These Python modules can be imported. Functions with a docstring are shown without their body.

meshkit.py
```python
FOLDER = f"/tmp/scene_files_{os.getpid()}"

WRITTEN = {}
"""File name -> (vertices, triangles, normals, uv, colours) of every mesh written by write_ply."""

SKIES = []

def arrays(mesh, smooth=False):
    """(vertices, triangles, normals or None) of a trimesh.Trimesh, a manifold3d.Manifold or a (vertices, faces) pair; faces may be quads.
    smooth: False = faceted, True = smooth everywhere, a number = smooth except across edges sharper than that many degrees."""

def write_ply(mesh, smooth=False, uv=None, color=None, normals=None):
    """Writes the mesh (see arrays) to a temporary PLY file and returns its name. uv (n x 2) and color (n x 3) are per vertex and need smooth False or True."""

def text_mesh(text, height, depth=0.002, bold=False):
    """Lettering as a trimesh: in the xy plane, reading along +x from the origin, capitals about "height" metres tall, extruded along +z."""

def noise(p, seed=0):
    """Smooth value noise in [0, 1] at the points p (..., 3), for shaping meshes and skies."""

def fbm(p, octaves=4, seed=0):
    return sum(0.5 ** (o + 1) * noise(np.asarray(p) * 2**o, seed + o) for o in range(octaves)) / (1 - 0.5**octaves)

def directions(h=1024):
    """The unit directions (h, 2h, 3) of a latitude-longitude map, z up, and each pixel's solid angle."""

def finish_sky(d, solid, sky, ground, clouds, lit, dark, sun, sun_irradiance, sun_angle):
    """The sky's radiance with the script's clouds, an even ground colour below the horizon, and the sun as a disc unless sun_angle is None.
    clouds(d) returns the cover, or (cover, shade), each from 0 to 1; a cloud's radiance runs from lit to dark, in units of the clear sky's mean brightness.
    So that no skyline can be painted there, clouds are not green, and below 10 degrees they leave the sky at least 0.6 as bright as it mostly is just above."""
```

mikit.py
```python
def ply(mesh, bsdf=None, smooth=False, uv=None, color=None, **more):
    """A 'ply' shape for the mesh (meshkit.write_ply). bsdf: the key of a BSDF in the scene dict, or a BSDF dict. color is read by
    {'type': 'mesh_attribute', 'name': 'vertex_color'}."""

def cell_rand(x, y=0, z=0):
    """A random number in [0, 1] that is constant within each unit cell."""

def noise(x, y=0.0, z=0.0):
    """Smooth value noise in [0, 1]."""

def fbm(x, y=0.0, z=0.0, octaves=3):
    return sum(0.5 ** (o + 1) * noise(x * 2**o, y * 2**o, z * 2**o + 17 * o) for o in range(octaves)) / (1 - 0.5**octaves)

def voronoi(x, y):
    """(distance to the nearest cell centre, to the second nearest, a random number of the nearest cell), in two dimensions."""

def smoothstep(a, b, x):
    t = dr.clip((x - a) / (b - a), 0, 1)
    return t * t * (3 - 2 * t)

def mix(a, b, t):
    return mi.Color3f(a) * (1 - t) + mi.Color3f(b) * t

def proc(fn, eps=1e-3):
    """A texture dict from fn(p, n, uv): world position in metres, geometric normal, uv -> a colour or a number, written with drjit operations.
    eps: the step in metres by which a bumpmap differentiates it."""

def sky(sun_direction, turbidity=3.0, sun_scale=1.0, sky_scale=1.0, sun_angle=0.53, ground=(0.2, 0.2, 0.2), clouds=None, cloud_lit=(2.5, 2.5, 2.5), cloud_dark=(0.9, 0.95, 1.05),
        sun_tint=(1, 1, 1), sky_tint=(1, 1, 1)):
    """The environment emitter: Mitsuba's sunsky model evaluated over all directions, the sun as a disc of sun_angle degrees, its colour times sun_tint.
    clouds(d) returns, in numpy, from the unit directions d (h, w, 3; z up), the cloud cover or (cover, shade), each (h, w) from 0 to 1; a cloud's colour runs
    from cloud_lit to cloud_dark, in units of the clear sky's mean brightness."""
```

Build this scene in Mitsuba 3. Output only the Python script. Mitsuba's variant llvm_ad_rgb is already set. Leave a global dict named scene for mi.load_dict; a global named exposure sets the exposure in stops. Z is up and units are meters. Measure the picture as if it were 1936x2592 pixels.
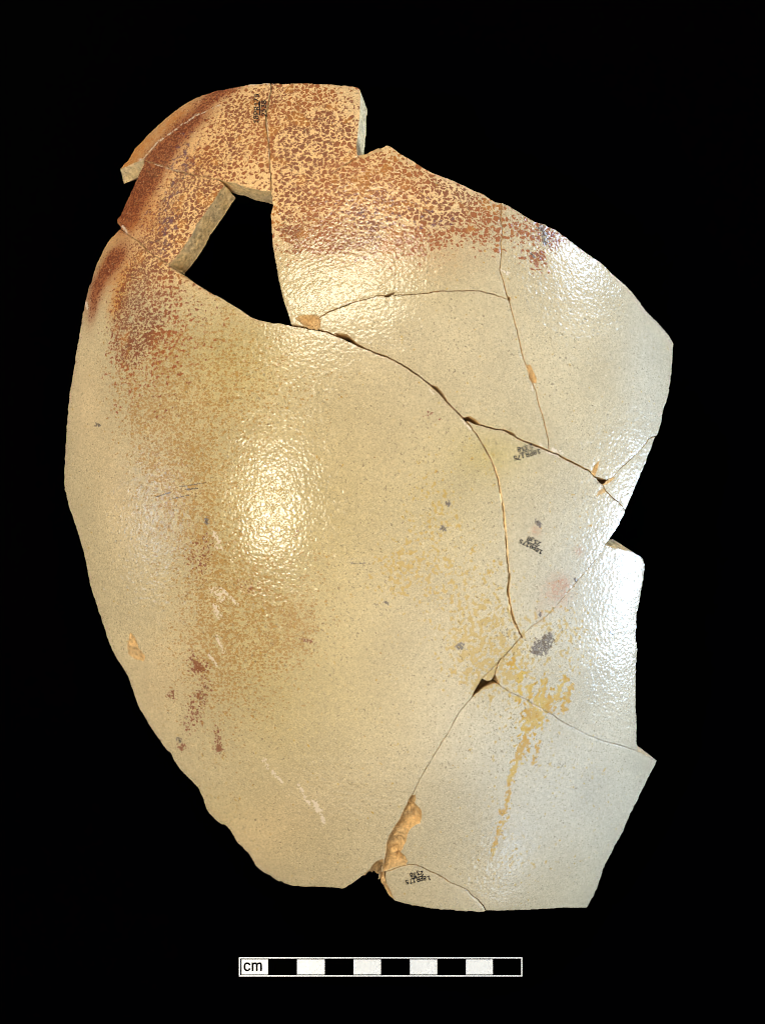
import math
import numpy as np
import drjit as dr
import mitsuba as mi
import trimesh
import shapely
from shapely.geometry import Polygon, LineString, Point, MultiPolygon
from shapely.ops import unary_union
from scipy.spatial import Delaunay
import mikit
import meshkit

rng = np.random.default_rng(7)
scene, labels = {}, {}
T = mi.ScalarTransform4f

# ------------------------------------------------------------------ camera, lamps, exposure
CAM_H = 0.70                      # metres from the lens to the cloth
UNIT = 0.01 / 71.0                # one traced unit on the cloth: 71 units to the centimetre of the scale
MID = (968.0, 1296.0)
exposure = 1.2
scene['camera'] = {'type': 'perspective', 'fov': 2 * math.degrees(math.atan(968 * UNIT / CAM_H)), 'fov_axis': 'x',
                   'near_clip': 0.05, 'far_clip': 10.0,
                   'to_world': T().look_at(origin=[0, 0, CAM_H], target=[0, 0, 0], up=[0, 1, 0])}


def lamp(key, label, category, direction, distance, w, h, rgb, round_=False):
    """A lamp, window pane or added fill panel standing around the table, facing the sherds."""
    d = np.array(direction, float)
    d /= np.linalg.norm(d)
    o = d * distance + np.array([0, 0, 0.06])
    up = [0, 0, 1] if abs(d[2]) < 0.9 else [0, 1, 0]
    m = T().look_at(origin=o.tolist(), target=[0, 0, 0.06], up=up) @ T().scale([w / 2, h / 2, 1])
    scene[key] = {'type': 'disk' if round_ else 'rectangle', 'to_world': m,
                  'emitter': {'type': 'area', 'radiance': {'type': 'rgb', 'value': list(rgb)}},
                  'bsdf': {'type': 'diffuse', 'reflectance': {'type': 'rgb', 'value': 0.5}}}
    labels[key] = {'label': label, 'category': category}


WARM = np.array([1.0, 0.90, 0.70])
COOL = np.array([0.70, 0.95, 1.28])
lamp('desk_lamp', 'round warm lamp above the left side of the cloth', 'lamp', (-.50, -.06, .86), 1.10, .14, .14, 48 * WARM, True)
lamp('ceiling_lamp', 'long warm lamp above the top of the cloth', 'lamp', (-.18, .55, .82), 1.20, .74, .12, 18.5 * WARM)
lamp('ceiling_lamp_001', 'broad dim fill panel added above the bottom of the cloth', 'lamp', (.05, -.50, .86), 1.60, 1.6, 1.2, 1.08 * WARM)  # unseen panel, added as soft warm fill
lamp('window_light', 'wide cool window low on the right of the cloth', 'window', (.97, -.17, .09), 1.6, .46, .24, 34 * COOL)
lamp('window_light_001', 'cool window beyond the upper right of the cloth', 'window', (.80, .55, .20), 1.6, .22, .20, 26 * COOL)
lamp('window_light_002', 'small cool window beyond the lower right of the cloth', 'window', (.55, -.80, .14), 1.7, .24, .20, 5 * COOL)
lamp('window_light_003', 'small cool window to the left of the cloth', 'window', (-.93, -.08, .34), 1.7, .06, .22, 18 * COOL)

# ------------------------------------------------------------------ the vessel wall as a surface of revolution (axis along y)
AX, AY = (950 - 968) * UNIT * 0.9, (1296 - 1190) * UNIT * 0.9     # where the axis and the widest girth lie, in metres
RMAX, UPPER, LOWER = 0.135, 0.190, 0.205
ZC = -0.035
WALL = 0.0082


def radius(t):
    b = np.where(t > 0, UPPER, LOWER)
    return RMAX * np.sqrt(np.maximum(1 - (t / b) ** 2, 0.02))


def slope_r(t):
    b = np.where(t > 0, UPPER, LOWER)
    return -RMAX ** 2 * t / b ** 2 / radius(t)


def height(x, y):
    r = radius(y - AY)
    return ZC + np.sqrt(np.maximum(r * r - (x - AX) ** 2, 1e-8))


def at(q):
    """Traced points (n, 2) -> points on the vessel's smooth outer wall (n, 3)."""
    q = np.asarray(q, float).reshape(-1, 2)
    gx, gy = (q[:, 0] - MID[0]) * UNIT, (MID[1] - q[:, 1]) * UNIT
    hi = np.full(len(q), 0.14)
    lo = None
    for z in np.linspace(0.14, -0.03, 90):
        k = (CAM_H - z) / CAM_H
        inside = height(gx * k, gy * k) >= z
        if lo is None:
            lo, done = np.full(len(q), -0.03), np.zeros(len(q), bool)
        new = inside & ~done
        lo[new] = z
        hi[~inside & ~done] = z
        done |= inside
    for _ in range(30):
        m = (lo + hi) / 2
        k = (CAM_H - m) / CAM_H
        inside = height(gx * k, gy * k) >= m
        lo, hi = np.where(inside, m, lo), np.where(inside, hi, m)
    k = (CAM_H - lo) / CAM_H
    return np.stack([gx * k, gy * k, lo], 1)


def normal(p):
    t = p[:, 1] - AY
    r = radius(t)
    s = np.clip((p[:, 0] - AX) / r, -0.999, 0.999)
    n = np.stack([s, -slope_r(t), np.sqrt(1 - s * s)], 1)
    return n / np.linalg.norm(n, axis=1, keepdims=True)


def relief(p):
    """Hand-thrown unevenness of the wall in metres along the normal."""
    big = 0.7 * (meshkit.fbm(p / 0.034 + 11.3, 2, 3) - 0.5)
    mid = meshkit.fbm(p / 0.009 + 3.1, 2, 5) - 0.5
    ring = meshkit.fbm(np.stack([p[:, 1] / 0.0045, p[:, 0] / 0.09, p[:, 2] / 0.09], 1), 2, 9) - 0.5
    return 0.0011 * big + 0.00016 * mid + 0.00012 * ring


# ------------------------------------------------------------------ traced outline, hole and joins (traced units)
OUTLINE = [(304,427),(323,407),(344,374),(362,356),(377,339),(401,316),(432,289),(462,266),(483,254),(507,242),(531,236),(553,228),(583,224),(607,219),(634,213),(656,212),(674,210),(695,211),
 (741,211),(771,210),(801,212),(832,213),(862,216),(892,218),(907,222),(912,231),(913,240),(911,271),(909,301),(907,325),(904,350),(902,374),(904,393),
 (919,391),(950,378),(965,375),(977,368),(986,369),(998,377),(1013,389),(1040,404),(1074,426),(1098,439),(1119,446),(1149,458),
 (1200,483),(1220,490),(1257,513),(1268,514),(1287,521),(1303,532),(1353,562),(1360,564),(1376,568),(1390,575),(1410,585),(1433,603),(1456,621),(1476,635),(1500,653),(1520,665),(1546,691),(1581,721),(1596,738),(1613,758),(1633,785),(1659,810),(1679,833),(1698,856),(1704,870),(1703,886),(1702,916),(1699,946),
 (1696,970),(1691,1003),(1679,1037),(1674,1073),(1663,1101),(1656,1113),(1649,1133),(1633,1176),(1609,1230),(1593,1270),(1583,1290),(1579,1300),(1566,1330),(1550,1353),(1531,1380),
 (1550,1386),(1579,1393),(1596,1394),(1616,1406),(1627,1415),(1632,1431),(1631,1450),(1626,1480),(1619,1518),(1610,1564),(1610,1586),(1608,1608),(1612,1635),(1612,1656),(1610,1689),(1609,1743),(1608,1773),(1609,1798),(1610,1838),(1610,1876),(1614,1902),
 (1630,1911),(1644,1918),(1657,1921),(1663,1926),(1646,1961),(1622,2010),(1597,2058),(1576,2107),(1563,2131),(1544,2167),(1527,2199),(1515,2237),(1500,2271),(1484,2298),(1467,2298),(1428,2298),(1384,2301),(1336,2304),(1287,2305),(1230,2306),
 (1218,2310),(1206,2310),(1196,2308),(1154,2307),(1142,2304),(1114,2303),(1086,2300),(1070,2297),(1042,2293),(1018,2287),(998,2281),(982,2272),(970,2256),(965,2240),(968,2228),
 (942,2226),(929,2220),(916,2217),(896,2233),(873,2248),(866,2249),(833,2246),(813,2245),(793,2244),(770,2246),(753,2243),(746,2244),(726,2238),(715,2232),(703,2231),(690,2220),(670,2208),(650,2195),(640,2176),(630,2160),(613,2143),(603,2135),(590,2113),(583,2101),(571,2089),(560,2086),(540,2070),(523,2050),(518,2035),(513,2020),(500,1993),(493,1986),(470,1963),
 (457,1949),(442,1927),(431,1907),(418,1893),(406,1877),(388,1851),(372,1825),(351,1789),(342,1762),(333,1734),(326,1713),(313,1691),(291,1656),(273,1616),(264,1586),(250,1547),(245,1532),(236,1506),(227,1479),(221,1448),(212,1406),(201,1368),(190,1333),(175,1291),(168,1263),(162,1236),(160,1206),(161,1170),(164,1121),(166,1085),(170,1042),(174,1000),
 (181,964),(187,927),(193,888),(201,843),(206,818),(210,791),(216,764),(221,740),(225,722),(230,715),(236,691),(245,664),(254,646),(263,625),(278,602),(290,590),(301,579),(305,576),(301,569),(295,563),(295,554),(304,543),(323,501),(341,463),(352,438),(364,414),(363,403),(335,413)]
HOLE = [(568,466),(552,452),(581,460),(592,461),(607,468),(627,475),(644,477),(661,482),(681,482),(686,482),(690,502),(691,515),(692,519),(686,541),(688,565),(689,591),(691,622),(696,652),(701,676),(705,702),(712,735),(720,766),(729,792),(738,823),
 (725,822),(709,818),(692,818),(670,813),(653,809),(637,803),(622,794),(609,784),(596,776),(579,766),(557,752),(535,742),(515,731),(496,718),(474,706),(454,691),(428,672),(428,667),(443,650),(461,628),(483,596),(496,569),(507,554),(520,535),(535,515),(552,488)]
GAPS = [[(845,842),(863,843),(880,846),(889,854),(901,866),(925,880),(925,883),(882,864),(860,853)],
        [(1088,972),(1108,978),(1122,996),(1133,1014),(1129,1016),(1108,992)],
        [(1173,1057),(1191,1053),(1206,1062),(1218,1075),(1217,1078),(1195,1071)],
        [(1273,1085),(1290,1091),(1303,1097),(1308,1107),(1290,1100)],
        [(1503,1205),(1513,1207),(1537,1215),(1527,1229),(1516,1221)],
        [(1219,1718),(1226,1721),(1234,1725),(1243,1722),(1253,1707),(1258,1716),(1265,1734),(1251,1731),(1237,1736),(1223,1744),(1210,1754),(1193,1766),(1197,1756),(1206,1740)],
        [(1283,750),(1290,749),(1294,757),(1291,763),(1284,758)],
        [(972,746),(990,741),(1000,739),(998,742),(985,750),(972,751)]]
JOINS = [  # (traced line, width)
 ([(686,209),(686,228),(674,289),(672,313),(677,337),(680,374),(683,422),(686,446),(686,484)], 3.0),
 ([(362,402),(376,408),(410,417),(440,430),(456,434),(500,444),(552,453),(569,467)], 1.2),
 ([(302,577),(322,593),(350,610),(380,640),(400,652),(415,661),(430,674)], 1.6),
 ([(842,436),(850,432),(868,419),(888,408),(907,395)], 1.3),
 ([(780,834),(790,824),(798,813),(808,803),(820,796),(827,791),(845,784),(858,780),(874,773),(896,765),(918,758),(940,753),(954,748),(972,747),(990,744),(1002,746),(1035,745),(1071,742),(1118,736),(1158,736),(1209,735),(1237,741),(1260,748),(1286,757)], 2.2),
 ([(1268,512),(1267,557),(1271,577),(1271,596),(1267,613),(1268,636),(1267,660),(1264,683),(1272,706),(1278,730),(1284,751),(1290,766),(1297,796),(1305,823),(1313,856),(1321,896),(1328,916),(1332,929),(1341,944),(1346,966),(1355,987),(1363,1023),(1373,1053),(1380,1083),(1386,1110),(1389,1140)], 2.2),
 ([(737,823),(765,827),(782,831),(805,834),(827,840),(845,847),(863,854),(882,863),(900,872),(925,882),(954,894),(980,903),(1013,920),(1035,934),(1060,950),(1086,972),(1108,990),(1129,1014),(1158,1045),(1173,1059),(1195,1069),(1217,1076),(1243,1083),(1273,1088),(1300,1103),(1316,1113),(1356,1127),(1386,1140),(1413,1151),(1440,1166),(1470,1181),(1490,1191),(1504,1205)], 4.2),
 ([(1534,1216),(1553,1206),(1566,1190),(1593,1166),(1613,1148),(1633,1126),(1644,1111),(1665,1101)], 2.4),
 ([(1525,1226),(1533,1243),(1549,1260),(1566,1271),(1581,1290)], 2.8),
 ([(1177,1063),(1193,1081),(1216,1116),(1233,1146),(1253,1183),(1263,1216),(1268,1250),(1275,1283),(1278,1316),(1283,1366),(1286,1416),(1291,1463),(1287,1498),(1293,1536),(1303,1573),(1320,1611)], 3.8),
 ([(1533,1378),(1513,1410),(1483,1446),(1443,1493),(1406,1536),(1380,1563),(1346,1586),(1320,1611)], .9),
 ([(1320,1611),(1310,1623),(1290,1646),(1266,1671),(1250,1688),(1222,1717)], 2.0),
 ([(1267,1669),(1259,1687),(1255,1700),(1253,1710)], 2.6),
 ([(1262,1733),(1268,1738),(1288,1751),(1310,1761),(1331,1770),(1348,1782),(1366,1791),(1382,1801),(1402,1812),(1413,1821),(1446,1839),(1483,1859),(1526,1876),(1566,1886),(1606,1899),(1617,1904)], 1.4),
 ([(1196,1764),(1170,1793),(1150,1823),(1137,1850),(1113,1886),(1089,1927),(1060,1976),(1045,2010),(1034,2028),(1028,2042),(1018,2060),(1012,2078),(996,2100),(984,2120),(979,2136),(978,2154),(975,2170),(971,2188),(968,2205),(966,2230)], 1.7),
 ([(966,2210),(976,2208),(988,2205),(1008,2197),(1020,2194),(1042,2190),(1054,2192),(1070,2198),(1086,2207),(1110,2217),(1126,2226),(1134,2233),(1160,2244),(1182,2254),(1198,2272),(1208,2277),(1220,2290),(1231,2308)], 2.2),
]
SCARS = [  # glaze broken away: (outline, depth in metres)
 ([(1040,2014),(1052,2012),(1053,2022),(1049,2033),(1060,2045),(1066,2052),(1068,2068),(1063,2085),(1049,2091),(1041,2098),(1036,2104),(1031,2114),(1028,2130),(1018,2151),(1013,2158),(1024,2168),(1032,2181),(1028,2190),(996,2197),(966,2210),(969,2188),(973,2170),(976,2154),(977,2136),(982,2119),(994,2099),(1010,2077),(1016,2060),(1026,2042)], .0026),
 ([(969,2176),(962,2178),(952,2182),(944,2190),(929,2207),(914,2219),(929,2224),(945,2230),(975,2232),(972,2200)], .0030),
 ([(962,2206),(977,2207),(976,2226),(980,2242),(988,2256),(995,2273),(1001,2286),(980,2282),(960,2262),(955,2240)], .0034),
 ([(748,806),(756,799),(773,797),(795,797),(806,799),(813,812),(810,829),(803,834),(785,831),(769,824),(758,815)], .0016),
 ([(1329,922),(1342,923),(1350,942),(1357,956),(1357,970),(1347,968),(1340,959)], .0014),
 ([(1516,1166),(1511,1190),(1505,1204),(1496,1194),(1503,1180)], .0006),
 ([(1509,1256),(1515,1242),(1528,1234),(1532,1246)], .0008),
 ([(330,1601),(342,1613),(354,1644),(369,1662),(364,1674),(345,1669),(326,1655),(324,1632)], .0007),
 ([(1527,1228),(1536,1217),(1553,1206),(1556,1210),(1542,1222)], .0007),
 ([(1234,1150),(1249,1184),(1259,1216),(1264,1250),(1270,1284),(1273,1316),(1278,1366),(1281,1416),(1285,1463),(1282,1500),(1287,1536),(1297,1575),(1315,1611),(1322,1611),(1305,1573),(1295,1536),(1289,1498),(1293,1463),(1288,1416),(1285,1366),(1280,1316),(1277,1283),(1270,1250),(1265,1216),(1255,1183)], .0018),
 ([(907,396),(921,390),(950,377),(966,374),(972,381),(950,386),(922,399)], .0005),
]
SLANTS = [  # broken faces that are not square to the wall: (where, reach, shift of the inner rim), traced units
 ((330,415), 45, (-46, 8)), ((910,310), 80, (13, 0)), ((907,222), 30, (8, -2)), ((1590,1394), 60, (3, -22)), ((1640,1913), 40, (0, -16)),
 ((1612,1890), 26, (26, 4)), ((690,505), 35, (6, 4)), ((883,2242), 30, (9, 16)), ((300,577), 14, (-6, 3)), ((1225,1748), 38, (11, 15), (1350, 2050)), ((655,212), 40, (0, -6))]


def dense(line, step):
    p = np.asarray(line, float)
    d = np.r_[0, np.cumsum(np.linalg.norm(np.diff(p, axis=0), axis=1))]
    s = np.linspace(0, d[-1], max(2, int(d[-1] / step) + 1))
    return np.stack([np.interp(s, d, p[:, 0]), np.interp(s, d, p[:, 1])], 1)


def rough(p, amount, seed):
    """Shift points a little, as a break runs from grain to grain."""
    q = np.c_[p / 9.0, np.full(len(p), seed * 7.7)]
    q2 = np.c_[p / 3.6, np.full(len(p), seed * 3.3)]
    f = lambda k: (meshkit.noise(q, k) - .5) * 1.6 + (meshkit.noise(q2, k + 5) - .5)
    return p + amount * np.stack([f(seed), f(seed + 40)], 1)


outline = Polygon(rough(dense(OUTLINE + OUTLINE[:1], 3.0), 1.5, 1)).buffer(0)
if outline.geom_type == 'MultiPolygon':
    outline = max(outline.geoms, key=lambda g: g.area)
cuts = [Polygon(rough(dense(HOLE + HOLE[:1], 3.0), 1.2, 2)).buffer(0)]
cuts += [Polygon(rough(dense(g + g[:1], 2.0), 0.9, 3)).buffer(0) for g in GAPS]
for k, (line, width) in enumerate(JOINS):
    line = np.asarray(line, float)
    ends = [line[0] - line[1], line[-1] - line[-2]]
    line = np.vstack([line[0] + 4 * ends[0] / np.linalg.norm(ends[0]), line, line[-1] + 4 * ends[1] / np.linalg.norm(ends[1])])
    p = rough(dense(line, 4.0), 1.3 if width > 1.4 else 0.7, 10 + k)
    w = width * (0.55 + 0.95 * meshkit.noise(np.c_[p / 26.0, np.full(len(p), k * 3.1)], 60 + k))
    cuts += [LineString(p[i:i + 2]).buffer(max(w[i], 0.8) / 2, quad_segs=2) for i in range(len(p) - 1)]
body = outline.difference(unary_union(cuts))
pieces = sorted([g for g in body.geoms if g.area > 60], key=lambda g: -g.area)
scar_polys = [Polygon(rough(dense(s + s[:1], 2.0), 0.8, 80 + k)).buffer(0) for k, (s, _) in enumerate(SCARS)]
all_scars = unary_union(scar_polys)


# ------------------------------------------------------------------ meshing
def fill(poly, step):
    """Points and triangles of a polygon; every outline point is kept."""
    rings = [poly.exterior, *poly.interiors]
    edge = np.vstack([np.asarray(r.segmentize(step * 0.8).coords)[:-1] for r in rings])
    x0, y0, x1, y1 = poly.bounds
    gx, gy = np.meshgrid(np.arange(x0, x1, step), np.arange(y0, y1, step * 0.866))
    gx = gx + (np.arange(gx.shape[0]) % 2)[:, None] * step / 2
    inner = poly.buffer(-step * 0.55)
    pts = np.c_[gx.ravel(), gy.ravel()]
    pts = pts[shapely.contains_xy(inner, pts[:, 0], pts[:, 1])] if not inner.is_empty else pts[:0]
    p = np.vstack([edge, pts])
    tri = Delaunay(p).simplices
    c = p[tri].mean(1)
    tri = tri[shapely.contains_xy(poly, c[:, 0], c[:, 1])]
    a, b, d = p[tri[:, 0]], p[tri[:, 1]], p[tri[:, 2]]
    flip = (b[:, 0] - a[:, 0]) * (d[:, 1] - a[:, 1]) - (b[:, 1] - a[:, 1]) * (d[:, 0] - a[:, 0]) > 0
    tri[flip] = tri[flip][:, ::-1]          # the traced y runs down: this way the faces look outwards
    return p, tri


def rim_edges(tri):
    e = np.vstack([tri[:, [0, 1]], tri[:, [1, 2]], tri[:, [2, 0]]])
    key = np.sort(e, 1)
    _, first, count = np.unique(key, axis=0, return_index=True, return_counts=True)
    return e[first[count == 1]]


def outer_points(q, lift=0.0):
    p = at(q)
    n = normal(p)
    return p + n * (relief(p) + lift)[:, None] if np.ndim(lift) else p + n * (relief(p) + lift)[:, None], n


SLANT_P = np.array([s[0] for s in SLANTS], float)
SLANT_R = np.array([s[1] for s in SLANTS], float)
SLANT_D = np.array([s[2] for s in SLANTS], float)


def build_sherd(key, poly, lift, tilt):
    glazed = poly.difference(all_scars.buffer(0.3))
    glazed = max(getattr(glazed, 'geoms', [glazed]), key=lambda g: g.area)
    q, tri = fill(glazed, 5.5)
    c = q.mean(0)
    raise_ = lift + ((q - c) @ tilt)
    p, n = outer_points(q, raise_)
    rim = rim_edges(tri)
    on = np.unique(rim)
    # the glaze edge is nibbled: rim points sit slightly lower
    drop = 0.00004 + 0.00010 * meshkit.noise(np.c_[q[on] / 7.0, np.zeros(len(on))], 33) ** 2
    p[on] -= n[on] * drop[:, None]
    off = np.zeros((len(q), 2))
    for sp, sr, sd, spec in zip(SLANT_P, SLANT_R, SLANT_D, SLANTS):
        if len(spec) > 3 and not poly.contains(Point(spec[3])):
            continue
        w = np.exp(-(((q[on] - sp) ** 2).sum(1) / sr ** 2) ** 2)
        off[on] += w[:, None] * sd
    shift = np.c_[off[:, 0] * UNIT * .9, -off[:, 1] * UNIT * .9, np.zeros(len(q))]
    inner = p - n * WALL
    inner[on] += shift[on]
    # one mesh: outer and inner face of the wall
    v = np.vstack([p, inner])
    f = np.vstack([tri, tri[:, ::-1] + len(p)])
    scene[key] = mikit.ply((v, f), 'glaze', smooth=True, uv=v[:, :2])
    # the broken edge: rings of points from the outer to the inner rim
    M = 8
    number = np.full(len(q), -1)
    number[on] = np.arange(len(on))
    rings = []
    for k in range(M + 1):
        s = k / M
        ring = p[on] - n[on] * WALL * s + shift[on] * s
        if k == 0:
            ring = ring + n[on] * 0.00001
        else:
            wob = np.stack([meshkit.fbm(ring / 0.0011 + 5 * j, 3, 20 + j) - .5 for j in range(3)], 1)
            ring = ring + wob * 0.00055 * min(1, 3 * s) * (0.25 if k == M else 1)
        rings.append(ring)
    wv = np.vstack(rings)
    L = len(on)
    a, b = number[rim[:, 0]], number[rim[:, 1]]
    wf = np.vstack([np.vstack([np.c_[a + k * L, a + (k + 1) * L, b + k * L], np.c_[b + k * L, a + (k + 1) * L, b + (k + 1) * L]]) for k in range(M)])
    scene[key + '__broken_edge'] = mikit.ply((wv, wf), 'body_clay', smooth=True, uv=wv[:, :2])
    return c


VESSEL = 'stoneware_vessel_fragment'
labels[VESSEL] = {'label': 'mended glazed stoneware vessel fragment of glued sherds with a hole near its mottled brown top', 'category': 'vessel fragment'}
NAMES, sherd_of = [], []
for i, g in enumerate(pieces):
    key = VESSEL + '__sherd' + (f'_{i:03d}' if i else '')
    NAMES.append(key)
    sherd_of.append(g)
LIFTS = {}
for key, g in zip(NAMES, sherd_of):
    r = np.random.default_rng(int(g.centroid.x * 7 + g.centroid.y))
    build_sherd(key, g, r.uniform(-.00012, .00012), r.uniform(-1, 1, 2) * 3e-7)

scar_count = {}
for k, (sp, (_, depth)) in enumerate(zip(scar_polys, SCARS)):
    area = [s.intersection(sp).area for s in sherd_of]
    for owner in [o for o in range(len(area)) if area[o] > 25]:
        region = sp.intersection(sherd_of[owner].buffer(1.2)).buffer(0.6)
        region = max(getattr(region, 'geoms', [region]), key=lambda g: g.area)
        q, tri = fill(region, 2.6)
        free = sherd_of[owner].difference(sp)
        d = shapely.distance(shapely.points(q), free)
        bumps = meshkit.fbm(np.c_[q / 11.0, np.full(len(q), k * 5.0)], 4, 50) - .5 + .5 * (meshkit.noise(np.c_[q / 24.0, np.full(len(q), k * 3.0)], 51) - .5)
        sink = -0.00012 - depth * (1 - np.exp(-d / 9.0)) * (1 + 0.9 * bumps) - 0.0011 * bumps * np.minimum(d / 4, 1)
        p, n = outer_points(q, sink)
        name = NAMES[owner] + '__chipped_spot'
        j = scar_count.get(name, 0)
        scar_count[name] = j + 1
        key = name + (f'_{j:03d}' if j else '')
        scene[key] = mikit.ply((p, tri), 'bare_clay' if depth != .0018 else 'body_clay', smooth=True, uv=p[:, :2])
        labels[key] = {'label': 'orange buff clay where the glaze has chipped away'}


def sherd_at(x, y):
    return int(np.argmin([g.distance(Point(x, y)) for g in sherd_of]))


SHERD_LABELS = [((700, 1400), 'largest sherd, olive tan with brown speckles down its left'), ((1000, 560), 'top middle sherd right of the hole, mottled red brown over its upper half'),
                ((560, 330), 'top left sherd mottled brown with a dark streak'),
                ((380, 520), 'narrow brown sherd along the left of the hole'), ((1000, 830), 'plain buff sherd wedged above the long curved crack'),
                ((1480, 900), 'buff right hand sherd with one dark brown blot'), ((1600, 1200), 'small sherd at the right edge'),
                ((1420, 1300), 'grey buff sherd with two inked numbers'), ((1500, 1650), 'grey sherd with shiny pimpled glaze and a dark iron blot'),
                ((1350, 2050), 'lower right grey sherd with an ochre drip'), ((1080, 2260), 'small bottom sherd with one inked number'), ((1250, 1700), 'sliver of sherd beside the small gap')]
for (x, y), text in SHERD_LABELS:
    labels[NAMES[sherd_at(x, y)]] = {'label': text}

# ------------------------------------------------------------------ inked numbers on the sherds
INK = [  # (traced middle, turn in degrees, second line's shift, sizes)
 ((658, 274), 90, 12.0, 14.0), ((1331, 1143), 180 + 16, 12.5, 13.0), ((1347, 1377), 180 - 27, 11.0, 12.0), ((1056, 2222), 180 + 11, 12.5, 12.0)]


def ink_block(cap, seed):
    """'18PR175' over a line over '2338', as hand-inked letters; local units, y up."""
    r = np.random.default_rng(seed)
    out = []

    def write(text, x0, y0, size, pitch):
        for i, ch in enumerate(text):
            m = meshkit.text_mesh(ch, size, 1.0, bold=True)
            m.apply_translation([-m.bounds[:, 0].mean(), 0, 0])
            a = r.normal(0, .10)
            m.apply_transform(np.array([[math.cos(a), -math.sin(a), 0, x0 + pitch * i + r.normal(0, .25)], [math.sin(a), math.cos(a), 0, y0 + r.normal(0, .7)], [0, 0, 1, 0], [0, 0, 0, 1]]))
            m.vertices[:, :2] += 0.35 * np.stack([meshkit.noise(m.vertices / 3.0, seed + j) - .5 for j in (0, 1)], 1)
            out.append(m)
    write('18PR175', -3 * cap * .78, cap * .20, cap * .86, cap * .78)
    bar = trimesh.creation.box((cap * 2.6, cap * .15, 1.0))
    bar.apply_translation([0, 0, .5])
    for _ in range(3):
        bar = bar.subdivide()
    out.append(bar)
    write('2338', -1.5 * cap * .78, -cap * 1.15, cap * .86, cap * .78)
    return trimesh.util.concatenate(out)


for k, ((x, y), turn, _, cap) in enumerate(INK):
    m = ink_block(cap, 100 + k)
    a = math.radians(turn)
    lx, ly = m.vertices[:, 0], m.vertices[:, 1]
    q = np.c_[x + lx * math.cos(a) - ly * math.sin(a), y - (lx * math.sin(a) + ly * math.cos(a))]
    p = at(q)
    n = normal(p)
    p = p + n * (relief(p) + 0.00030 * m.vertices[:, 2] - 0.00012)[:, None]
    key = NAMES[sherd_at(x, y)] + '__inked_number'
    if key in scene:
        key += '_001'
    scene[key] = mikit.ply((p, m.faces), 'black_ink')
    labels[key] = {'label': 'tiny black inked number 18PR175 over 2338'}


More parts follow.
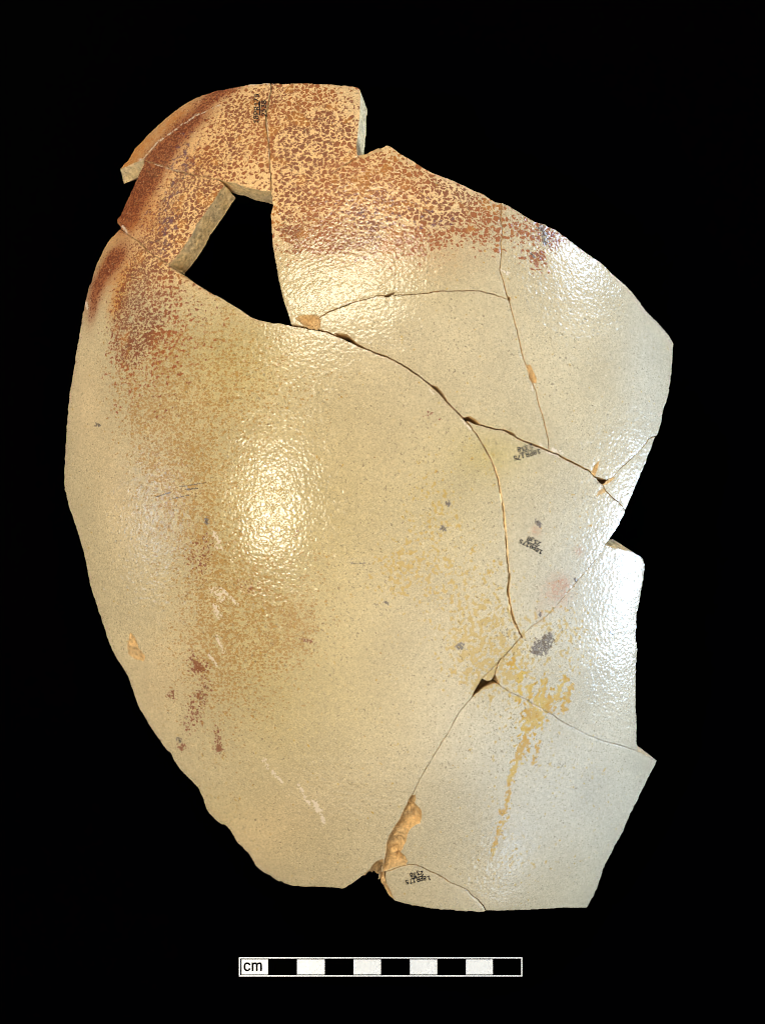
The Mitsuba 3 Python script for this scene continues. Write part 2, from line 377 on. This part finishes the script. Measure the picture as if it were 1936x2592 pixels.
# ------------------------------------------------------------------ materials
def P(x, y):
    a = at([(x, y)])[0]
    return float(a[0]), float(a[1])


def gauss(p, g):
    """Sum of soft oval patches (x, y, half-width, half-length, turn, strength) on the vessel."""
    total = mi.Float(0)
    for x, y, rx, ry, turn, amp in g:
        cx, cy = P(x, y)
        c, s = math.cos(math.radians(turn)), math.sin(math.radians(turn))
        dx, dy = p.x - cx, p.y - cy
        u = (dx * c + dy * s) / (rx * UNIT * .9)
        v = (-dx * s + dy * c) / (ry * UNIT * .9)
        total = total + amp * dr.exp(-(u * u + v * v))
    return total


def strokes(p, lines):
    """Greatest coverage (0..1 and soft) of thick strokes (x0, y0, x1, y1, half-width)."""
    out = mi.Float(-1)
    for x0, y0, x1, y1, r in lines:
        ax, ay = P(x0, y0)
        bx, by = P(x1, y1)
        r = r * UNIT * .9
        ex, ey = bx - ax, by - ay
        h = dr.clip(((p.x - ax) * ex + (p.y - ay) * ey) / (ex * ex + ey * ey + 1e-12), 0, 1)
        d = dr.sqrt(dr.square(p.x - ax - h * ex) + dr.square(p.y - ay - h * ey))
        out = dr.maximum(out, 1 - d / r)
    return out


ROT = [[[.36, .48, -.8], [-.8, .6, 0.], [.48, .64, .6]], [[.6, 0., .8], [.64, .6, -.48], [-.48, .8, .36]], [[.48, -.8, .36], [.6, 0., -.8], [.64, .6, .48]]]


def cells(p, size, warp, warp2):
    """Brown islands parted by a pale network: about 0 mean, 1 spread, high inside the islands; size in metres."""
    a = dr.atan2(p.x - AX, p.z - ZC) * (0.85 * RMAX / size) + .38 * warp
    b = p.y * (1.12 / size) + .30 * warp2
    first, second, which = mikit.voronoi(a + 200., b + 200.)
    return (second - first - .31) * 3.9 + (which - .5) * .5


def value_noise(x, y, z):
    fx, fy, fz = dr.floor(x), dr.floor(y), dr.floor(z)
    tx, ty, tz = x - fx, y - fy, z - fz
    tx, ty, tz = tx * tx * (3 - 2 * tx), ty * ty * (3 - 2 * ty), tz * tz * (3 - 2 * tz)
    hx = mi.UInt32(mi.Int32(fx)) * 374761393
    hy = mi.UInt32(mi.Int32(fy)) * 668265263
    hz = mi.UInt32(mi.Int32(fz)) * 2147483647

    def corner(h):
        h = (h ^ (h >> 13)) * 1274126177
        return mi.Float((h ^ (h >> 16)) & 0xFFFF)
    v = []
    for a in (0, 2147483647):
        for b in (0, 668265263):
            h = hy + hz + mi.UInt32((a + b) & 0xFFFFFFFF)
            v.append(dr.lerp(corner(hx + h), corner(hx + h + 374761393), tx))
    return dr.lerp(dr.lerp(v[0], v[1], ty), dr.lerp(v[2], v[3], ty), tz) * (1 / 65535.0)


def grain(p, size, k=0.0):
    """A blotchy field without direction, mean 0 and spread about 1; size in metres."""
    s = mi.Float(0)
    for j, R in enumerate(ROT[:2]):
        q = [(R[i][0] * p.x + R[i][1] * p.y + R[i][2] * p.z) * (1 / size) + (31.7 * j + 9.1 * i + k + 200) for i in range(3)]
        s = s + value_noise(*q)
    return (s / 2 - .5) * 6.8


step = mikit.smoothstep
mix = mikit.mix
RED = [(1235,545,50,60,-30,.35), (1300,575,40,40,-30,.28), (1330,610,30,50,0,.2), (960,620,150,60,0,.30), (780,610,90,50,0,.28), (420,760,140,120,0,.22), (410,560,60,110,-25,.42), (480,430,60,60,0,.25), (640,300,150,130,0,.60), (790,320,120,150,0,.66), (930,450,140,80,-30,.70), (1060,500,130,70,-28,.74), (770,520,90,110,0,.58), (1190,540,70,50,-30,.60), (880,570,120,55,0,.45),
       (520,480,100,110,0,.55), (440,620,90,80,0,.50), (335,760,60,100,0,.36), (305,880,45,120,0,.36), (380,930,80,120,0,.26), (1060,600,90,45,0,.40), (1400,585,46,44,-35,.95), (1365,660,34,28,-40,.55), (1240,600,40,30,0,.25),
       (380,700,70,70,0,.35), (420,840,110,90,0,.22), (1330,585,40,40,0,.2)]
BAND = [(375,445,60,46,45,.5), (320,540,26,40,-30,.6), (590,225,40,18,20,.5), (540,240,50,26,35,.8), (480,310,70,34,35,.95), (410,390,75,40,45,1.0), (355,480,60,48,50,.85), (330,560,50,40,50,.55), (252,712,26,76,-28,.85), (285,655,30,40,-28,.35), (300,650,45,26,50,.6), (235,790,16,45,-12,.5)]
RUST = [(275,690,34,80,-28,.5), (505,410,50,70,30,.35), (335,510,50,60,40,.75), (310,560,40,30,0,.6), (385,560,40,70,0,.4), (330,400,80,40,45,1.0), (440,300,80,30,38,.8), (300,520,40,30,55,.5), (320,690,26,60,-25,.65), (295,770,22,45,-15,.7), (1000,640,200,70,0,.25), (265,600,40,30,50,.5), (330,570,25,25,0,.4)]
FINE = [(350, 860, 84, 84, 0, 0.322), (560, 1240, 108, 144, 0, 0.23), (360, 950, 96, 156, 8, 0.478), (420, 1150, 108, 180, 8, 0.534), (480, 1330, 108, 180, 12, 0.46), (560, 1560, 144, 132, 0, 0.46), (640, 1450, 132, 132, 0, 0.368), (720, 1600, 84, 72, 0, 0.552), (480, 960, 192, 144, 0, 0.386), (560, 800, 156, 108, -20, 0.386), (640, 1080, 192, 156, 0, 0.239), (640, 1720, 144, 144, 0, 0.35), (520, 1720, 108, 144, 0, 0.386), (800, 1500, 108, 144, 0, 0.202), (700, 950, 192, 108, 0, 0.202), (560, 2000, 192, 144, 0, 0.138), (1100, 600, 156, 72, 0, 0.276)]
OCHRE = [(703,1238,11,9,0,1.3), (560,1922,60,30,20,.3), (830,1960,30,40,0,.2), (1000,1440,80,80,0,.62), (1230,1600,120,130,0,.54), (1200,1690,80,80,0,.48), (1090,1230,60,120,0,.40), (1300,1700,80,80,0,.55), (1460,1660,70,80,0,.48), (1320,1860,110,90,0,.35), (1270,2080,60,130,10,.36), (1150,1480,120,120,0,.38), (1240,1170,60,60,0,.3), (1350,2200,140,70,0,.26), (1450,1960,110,110,0,.24), (1410,1580,90,50,0,.4), (1120,1330,100,80,0,.25)]
MAROON = [(492,1678,18,30,0,1.0), (512,1692,22,14,0,.9), (522,1735,16,26,0,.9), (510,1765,14,24,20,1.0), (492,1800,16,36,25,1.1), (474,1840,18,26,0,.9), (436,1757,16,14,0,.9), (550,1870,12,36,0,1.0), (556,1898,12,12,0,1.0), (460,1893,16,10,0,1.2), (776,1621,20,6,-12,1.5), (500,1420,40,50,0,.6), (530,1370,24,24,0,.6), (640,1480,50,24,0,.45), (1083,1048,14,6,20,1.0), (1105,1062,12,5,10,1.0), (750,1350,14,14,0,.7), (1365,645,18,14,40,.8), (1394,600,18,30,20,.9)]
DRIP = [(1428,1722,1398,1785,13), (1337,1740,1342,1800,13), (1345,1775,1400,1775,20), (1378,1722,1372,1765,7), (1372,1790,1388,1790,20), (1356,1800,1335,1832,26), (1362,1812,1350,1832,24), (1332,1838,1327,1882,13), (1326,1880,1308,1932,8), (1308,1930,1290,1972,6.5), (1290,1970,1283,2040,4.5), (1281,2040,1270,2060,6), (1275,2080,1262,2112,6), (1443,1742,1424,1798,6.5), (1319,1705,1315,1755,5.5), (1293,1676,1313,1694,6.5), (1302,1765,1310,1771,6), (1365,1880,1350,1935,5), (1262,2110,1246,2160,4)]
PALE = [(622,214,652,213,3), (662,211,692,211,3.5), (350,402,362,404,4), (362,402,402,355,2.5), (405,355,448,324,3.2), (448,324,462,313,2.2), (468,312,494,293,2.8), (494,292,502,288,4), (510,287,556,264,1.6), (376,410,440,430,1.6), (440,430,458,434,2), (674,292,680,360,2.2), (680,370,686,470,1.8),
        (668,1925,676,1945,8), (690,1955,712,1980,6), (755,1990,782,2034,6), (796,2030,806,2050,9), (812,2052,818,2090,7), (545,1535,555,1560,9), (540,1490,560,1515,12), (530,1660,548,1685,5), (560,1490,600,1530,5), (548,1610,565,1650,5), (1388,1142,1412,1150,6), (1398,1138,1420,1146,6), (1270,683,1285,690,6), (1345,975,1350,992,3.5), (1087,985,1099,998,2.5), (820,835,832,841,2.2), (862,770,905,764,3), (920,757,975,752,2.6), (1367,1126,1370,1130,5), (1168,1062,1190,1086,2.4), (1331,1170,1340,1180,0.5), (1348,1783,1372,1797,2.6),
        (550,1380,560,1388,8), (540,1350,552,1366,9), (218,765,225,800,4), (310,572,322,590,4)]
IRON = [(1374,1634,27,32,0,1.0), (1394,1612,12,12,0,.7), (1352,1648,12,14,0,.6)]
GREY = [(395,1258,432,1246,1.3), (428,1264,482,1252,1.3), (455,1232,520,1222,1.3), (470,1240,500,1236,2), (1163,1636,1168,1640,9), (1130,1273,1134,1276,6), (1358,1320,1364,1328,6), (1365,1552,1367,1560,4), (523,1316,523,1322,5.5), (452,1872,455,1876,6), (247,1073,250,1076,5), (239,1078,246,1076,2), (1370,580,1376,592,11), (1378,606,1382,614,10), (1345,640,1352,648,5), (1120,1336,1124,1340,6), (885,1425,902,1427,1.2), (902,1427,925,1425,1.2), (975,1524,980,1528,4), (689,1628,690,1631,3), (1455,1466,1458,1470,3.5), (1545,1602,1550,1606,4)]
PINK = [(1410,1500,34,34,0,.8), (1420,1470,22,18,0,.5), (1560,1450,60,60,0,.1), (1366,1555,12,22,0,.4), (1465,1395,12,12,0,.6), (1357,1342,12,12,0,.8)]
YELLOW_WARMTH = [(265,655,30,45,-30,.9), (295,600,30,20,0,.8), (305,740,20,70,-15,.8), (640,1300,240,380,0,.75), (800,1800,260,200,0,.50), (600,900,160,130,0,.7), (820,1500,200,300,0,.4), (1250,1150,90,60,0,.8), (900,700,260,90,0,.45), (600,2100,200,100,0,.5), (1150,1250,160,200,0,.4)]  # yellow runs, plus warm lamplight painted into the glaze colour
COOL_LIGHT = [(1500,1500,220,260,0,.9), (1450,2000,260,260,0,.75), (1640,950,90,260,0,.55), (1250,1900,160,200,0,.4)]  # cool light from the right, painted into the glaze colour
LIGHT = [(640,2120,220,90,30,.8), (400,1720,90,160,-25,.6), (215, 1000, 60, 170, 5, .9), (300, 1250, 60, 140, 10, .7)]
SMOKE = [(470,380,40,60,0,.6), (440,500,30,80,0,.7), (420,600,30,70,0,.6), (380,560,40,60,0,.4), (900,520,120,60,0,.35), (1080,560,90,50,0,.5), (1390,590,30,30,0,.6)]
CLOSE = [(430,400,70,120,-30,.9), (390,540,60,120,-20,.8), (330,800,90,160,0,.75), (780,620,120,50,0,.4), (1000,640,150,50,0,.4)]
CREAM = [(700,300,260,190,0,1.2), (560,480,170,160,0,1.0), (900,470,240,120,0,.9), (1100,520,140,70,0,.5), (420,640,130,90,0,.8), (320,480,120,120,0,1.0)]


def glaze_colour(p, n, uv):
    big = grain(p, .014, 5.0)
    med = grain(p, .00080, 1.0)
    fin = grain(p, .00040, 2.0)
    tiny = grain(p, .00027, 3.0)
    mid = grain(p, .0040, 4.0)
    # ground colour of the glaze: tan, yellower in the runs with lamp warmth painted in, greyed at the right by painted window light, cream in the iron-washed shoulder
    c = mix((.415, .338, .213), (.375, .295, .140), dr.clip(gauss(p, YELLOW_WARMTH), 0, 1))
    c = mix(c, (.405, .375, .305), dr.clip(gauss(p, COOL_LIGHT), 0, 1))
    c = mix(c, (.64, .41, .20), dr.clip(gauss(p, CREAM), 0, 1) * .9)
    c = mix(c, (.50, .375, .225), dr.clip(gauss(p, LIGHT), 0, 1) * .6)
    c = c * (1 + .035 * big + .055 * fin + .085 * tiny)
    patch = cells(p, .00185, .55 * med, .55 * grain(p, .0010, 71.)) + .38 * fin + .22 * med
    dots = cells(p, .00115, .6 * fin, .6 * tiny) + .25 * fin
    # ochre freckles
    o = dr.clip(gauss(p, OCHRE), 0, .8)
    c = mix(c, (.37, .235, .045), step(-.1, .6, .9 * med + .35 * fin - (.64 - o) * 3.4) * .62)
    # fine yellow-brown freckles of the runs
    f = dr.clip(gauss(p, FINE), 0, .75)
    c = mix(c, (.27, .132, .022), step(-.25, .55, .8 * dots + .35 * med - (.61 - f) * 2.8) * step(.03, .2, f) * .72)
    # rust wash
    c = mix(c, (.42, .155, .028), dr.clip(gauss(p, RUST) * (1 + .25 * fin + .15 * med), 0, 1) * .88)
    # red-brown mottling over the shoulder
    r = gauss(p, RED)
    r = dr.minimum(r * 1.1, .555 + .06 * r)
    close = dr.clip(gauss(p, CLOSE), 0, 1)
    m = dr.lerp(patch, dots, close) + .08 * mid
    cover = step(-.52, .46, m - (.495 - r) * 4.2) * step(.02, .10, r)
    tone = mix((.23, .064, .019), (.15, .041, .022), step(-1., 1.2, big + .6 * mid))
    tone = mix(tone, (.33, .12, .02), step(.5, 1.6, mid) * .7)
    c = mix(c, tone, cover * .9)
    # dark streak: close-set speckle
    b = dr.clip(gauss(p, BAND), 0, 1)
    c = mix(c, (.25, .075, .030), dr.clip(b * 1.3, 0, 1) * .88)
    c = mix(c, (.105, .024, .013), step(-.35, .4, .5 * fin + .7 * dots - (.50 - .62 * b) * 3.4) * step(.05, .5, b) * .86)
    k = gauss(p, SMOKE)
    c = mix(c, (.10, .055, .085), step(0., .8, .8 * med + .3 * fin - 1.4 + 1.6 * k) * step(.05, .3, k) * .75)
    # maroon flecks, ochre drip, pink flush
    q = gauss(p, MAROON)
    c = mix(c, (.16, .042, .022), step(-.3, .5, .9 * fin + .2 * med + .2 * tiny + (q - .85) * 2.0) * step(.08, .3, q) * .82)
    d = strokes(p, [(a, b, e, f, r * 1.6 if r < 9 else r) for a, b, e, f, r in DRIP]) - .10 + .46 * med + .22 * fin
    c = mix(c, mix((.42, .285, .075), (.38, .215, .038), step(-.8, 1.2, mid + .5 * med)), step(-.12, .50, d) * .80)
    c = mix(c, (.36, .165, .105), dr.clip(gauss(p, PINK) * (.8 + .5 * fin), 0, 1) * .65)
    # specks of dark grit and pale sand
    e = grain(p, .00040, 17.)
    c = mix(c, (.11, .09, .055), step(1.5, 2.2, e + .18 * big) * .55)
    c = mix(c, (.07, .05, .035), step(2.75, 3.0, grain(p, .0008, 19.)) * .8)
    c = mix(c, (.62, .53, .38), step(1.6, 2.4, -e) * .5)
    # scuffs, filler in the joins, iron blots
    s = strokes(p, PALE)
    c = mix(c, (.58, .49, .39), step(.25, .95, s + .6 * fin + .4 * med) * step(-.2, .15, s) * .78)
    g = strokes(p, GREY)
    c = mix(c, mix((.05, .036, .028), (.14, .12, .11), step(-.3, .8, fin)), step(.0, .5, g + .45 * fin) * .9)
    c = mix(c, mix((.085, .065, .055), (.17, .15, .14), step(-.2, .8, fin)), step(-.2, .4, .6 * med + .5 * fin + (gauss(p, IRON) - .62) * 4.) * .85)
    return dr.clip(c, .004, .9)


def glaze_bump(p, n, uv):
    return grain(p, .00068, 40.) + .35 * grain(p, .00036, 43.)


def clay_colour(p, n, uv):
    a, f, t = grain(p, .004, 50.), grain(p, .0009, 51.), grain(p, .00035, 52.)
    c = mix((.66, .48, .25), (.58, .44, .26), step(-1, 1, a))
    c = c * (1 + .12 * f + .10 * t)
    return dr.clip(mix(c, (.10, .06, .03), step(2.1, 2.6, f) * .7), .01, .9)


def bare_colour(p, n, uv):
    a, f, t = grain(p, .003, 60.), grain(p, .0008, 61.), grain(p, .0003, 62.)
    c = mix((.52, .33, .15), (.45, .30, .15), step(-1, 1, a)) * (1 + .10 * f + .08 * t)
    return dr.clip(mix(c, (.20, .11, .04), step(1.9, 2.6, f) * .6), .01, .9)


def clay_bump(p, n, uv):
    return grain(p, .0011, 55.) + .6 * grain(p, .0005, 56.)


def two(b):
    return {'type': 'twosided', 'bsdf': b}


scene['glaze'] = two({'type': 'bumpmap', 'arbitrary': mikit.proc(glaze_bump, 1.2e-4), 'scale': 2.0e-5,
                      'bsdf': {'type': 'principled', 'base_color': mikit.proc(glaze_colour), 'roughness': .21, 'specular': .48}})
scene['body_clay'] = two({'type': 'bumpmap', 'arbitrary': mikit.proc(clay_bump, 1e-4), 'scale': 4e-5, 'bsdf': {'type': 'diffuse', 'reflectance': mikit.proc(clay_colour)}})
scene['bare_clay'] = two({'type': 'bumpmap', 'arbitrary': mikit.proc(clay_bump, 1e-4), 'scale': 6e-5, 'bsdf': {'type': 'diffuse', 'reflectance': mikit.proc(bare_colour)}})
scene['black_ink'] = two({'type': 'principled', 'base_color': {'type': 'rgb', 'value': [.012, .011, .012]}, 'roughness': .6, 'specular': .2})
scene['black_velvet'] = two({'type': 'diffuse', 'reflectance': {'type': 'rgb', 'value': [.0003, .0003, .00045]}})
scene['white_print'] = two({'type': 'diffuse', 'reflectance': {'type': 'rgb', 'value': [.93, .93, .93]}})
scene['black_print'] = two({'type': 'diffuse', 'reflectance': {'type': 'rgb', 'value': [.0004, .0004, .0004]}})

# ------------------------------------------------------------------ black cloth
cloth = trimesh.creation.box((2.4, 2.4, 0.004))
cloth.apply_translation([0, 0, -0.002])
scene['black_cloth'] = mikit.ply(cloth, 'black_velvet')
labels['black_cloth'] = {'label': 'plain black cloth under the vessel fragment', 'category': 'cloth', 'kind': 'structure'}

# ------------------------------------------------------------------ centimetre scale
SCALE = 'scale_bar'
labels[SCALE] = {'label': 'black and white ten centimetre scale bar lying below the vessel fragment', 'category': 'scale bar'}


def flat(x0, y0, x1, y1, z0, z1):
    k = (CAM_H - z1) / CAM_H
    X0, X1 = (x0 - MID[0]) * UNIT * k, (x1 - MID[0]) * UNIT * k
    Y0, Y1 = (MID[1] - y1) * UNIT * k, (MID[1] - y0) * UNIT * k
    b = trimesh.creation.box((X1 - X0, Y1 - Y0, z1 - z0))
    b.apply_translation([(X0 + X1) / 2, (Y0 + Y1) / 2, (z0 + z1) / 2])
    return b


scene[SCALE + '__card'] = mikit.ply(flat(605, 2424, 1322, 2473, .0002, .0012), 'black_print')
zt = (.0012, .00128)
frame = trimesh.util.concatenate([flat(605, 2424, 1322, 2427.2, *zt), flat(605, 2469.8, 1322, 2473, *zt), flat(605, 2427.2, 608.2, 2469.8, *zt), flat(1318.8, 2427.2, 1322, 2469.8, *zt)])
scene[SCALE + '__border'] = mikit.ply(frame, 'white_print')
for i, (a, b) in enumerate([(611.6, 678.6), (752, 821.6), (894.5, 964), (1037.5, 1106.5), (1179, 1247)]):
    scene[SCALE + '__white_block' + (f'_{i:03d}' if i else '')] = mikit.ply(flat(a, 2430, b, 2467.5, *zt), 'white_print')
cm = meshkit.text_mesh('cm', 27.5, 1.0, bold=True)
cm.apply_translation([-cm.bounds[0, 0], 0, 0])
cm.apply_scale([47 / cm.bounds[1, 0], 1, 1])
v = cm.vertices.copy()
kz = (CAM_H - .0013) / CAM_H
cv = np.c_[(616.5 + v[:, 0] - MID[0]) * UNIT * kz, (MID[1] - 2458.4 + v[:, 1]) * UNIT * kz, .00129 + .00006 * v[:, 2]]
scene[SCALE + '__lettering'] = mikit.ply((cv, cm.faces), 'black_print')
labels[SCALE + '__lettering'] = {'label': 'black letters cm on the first white block'}
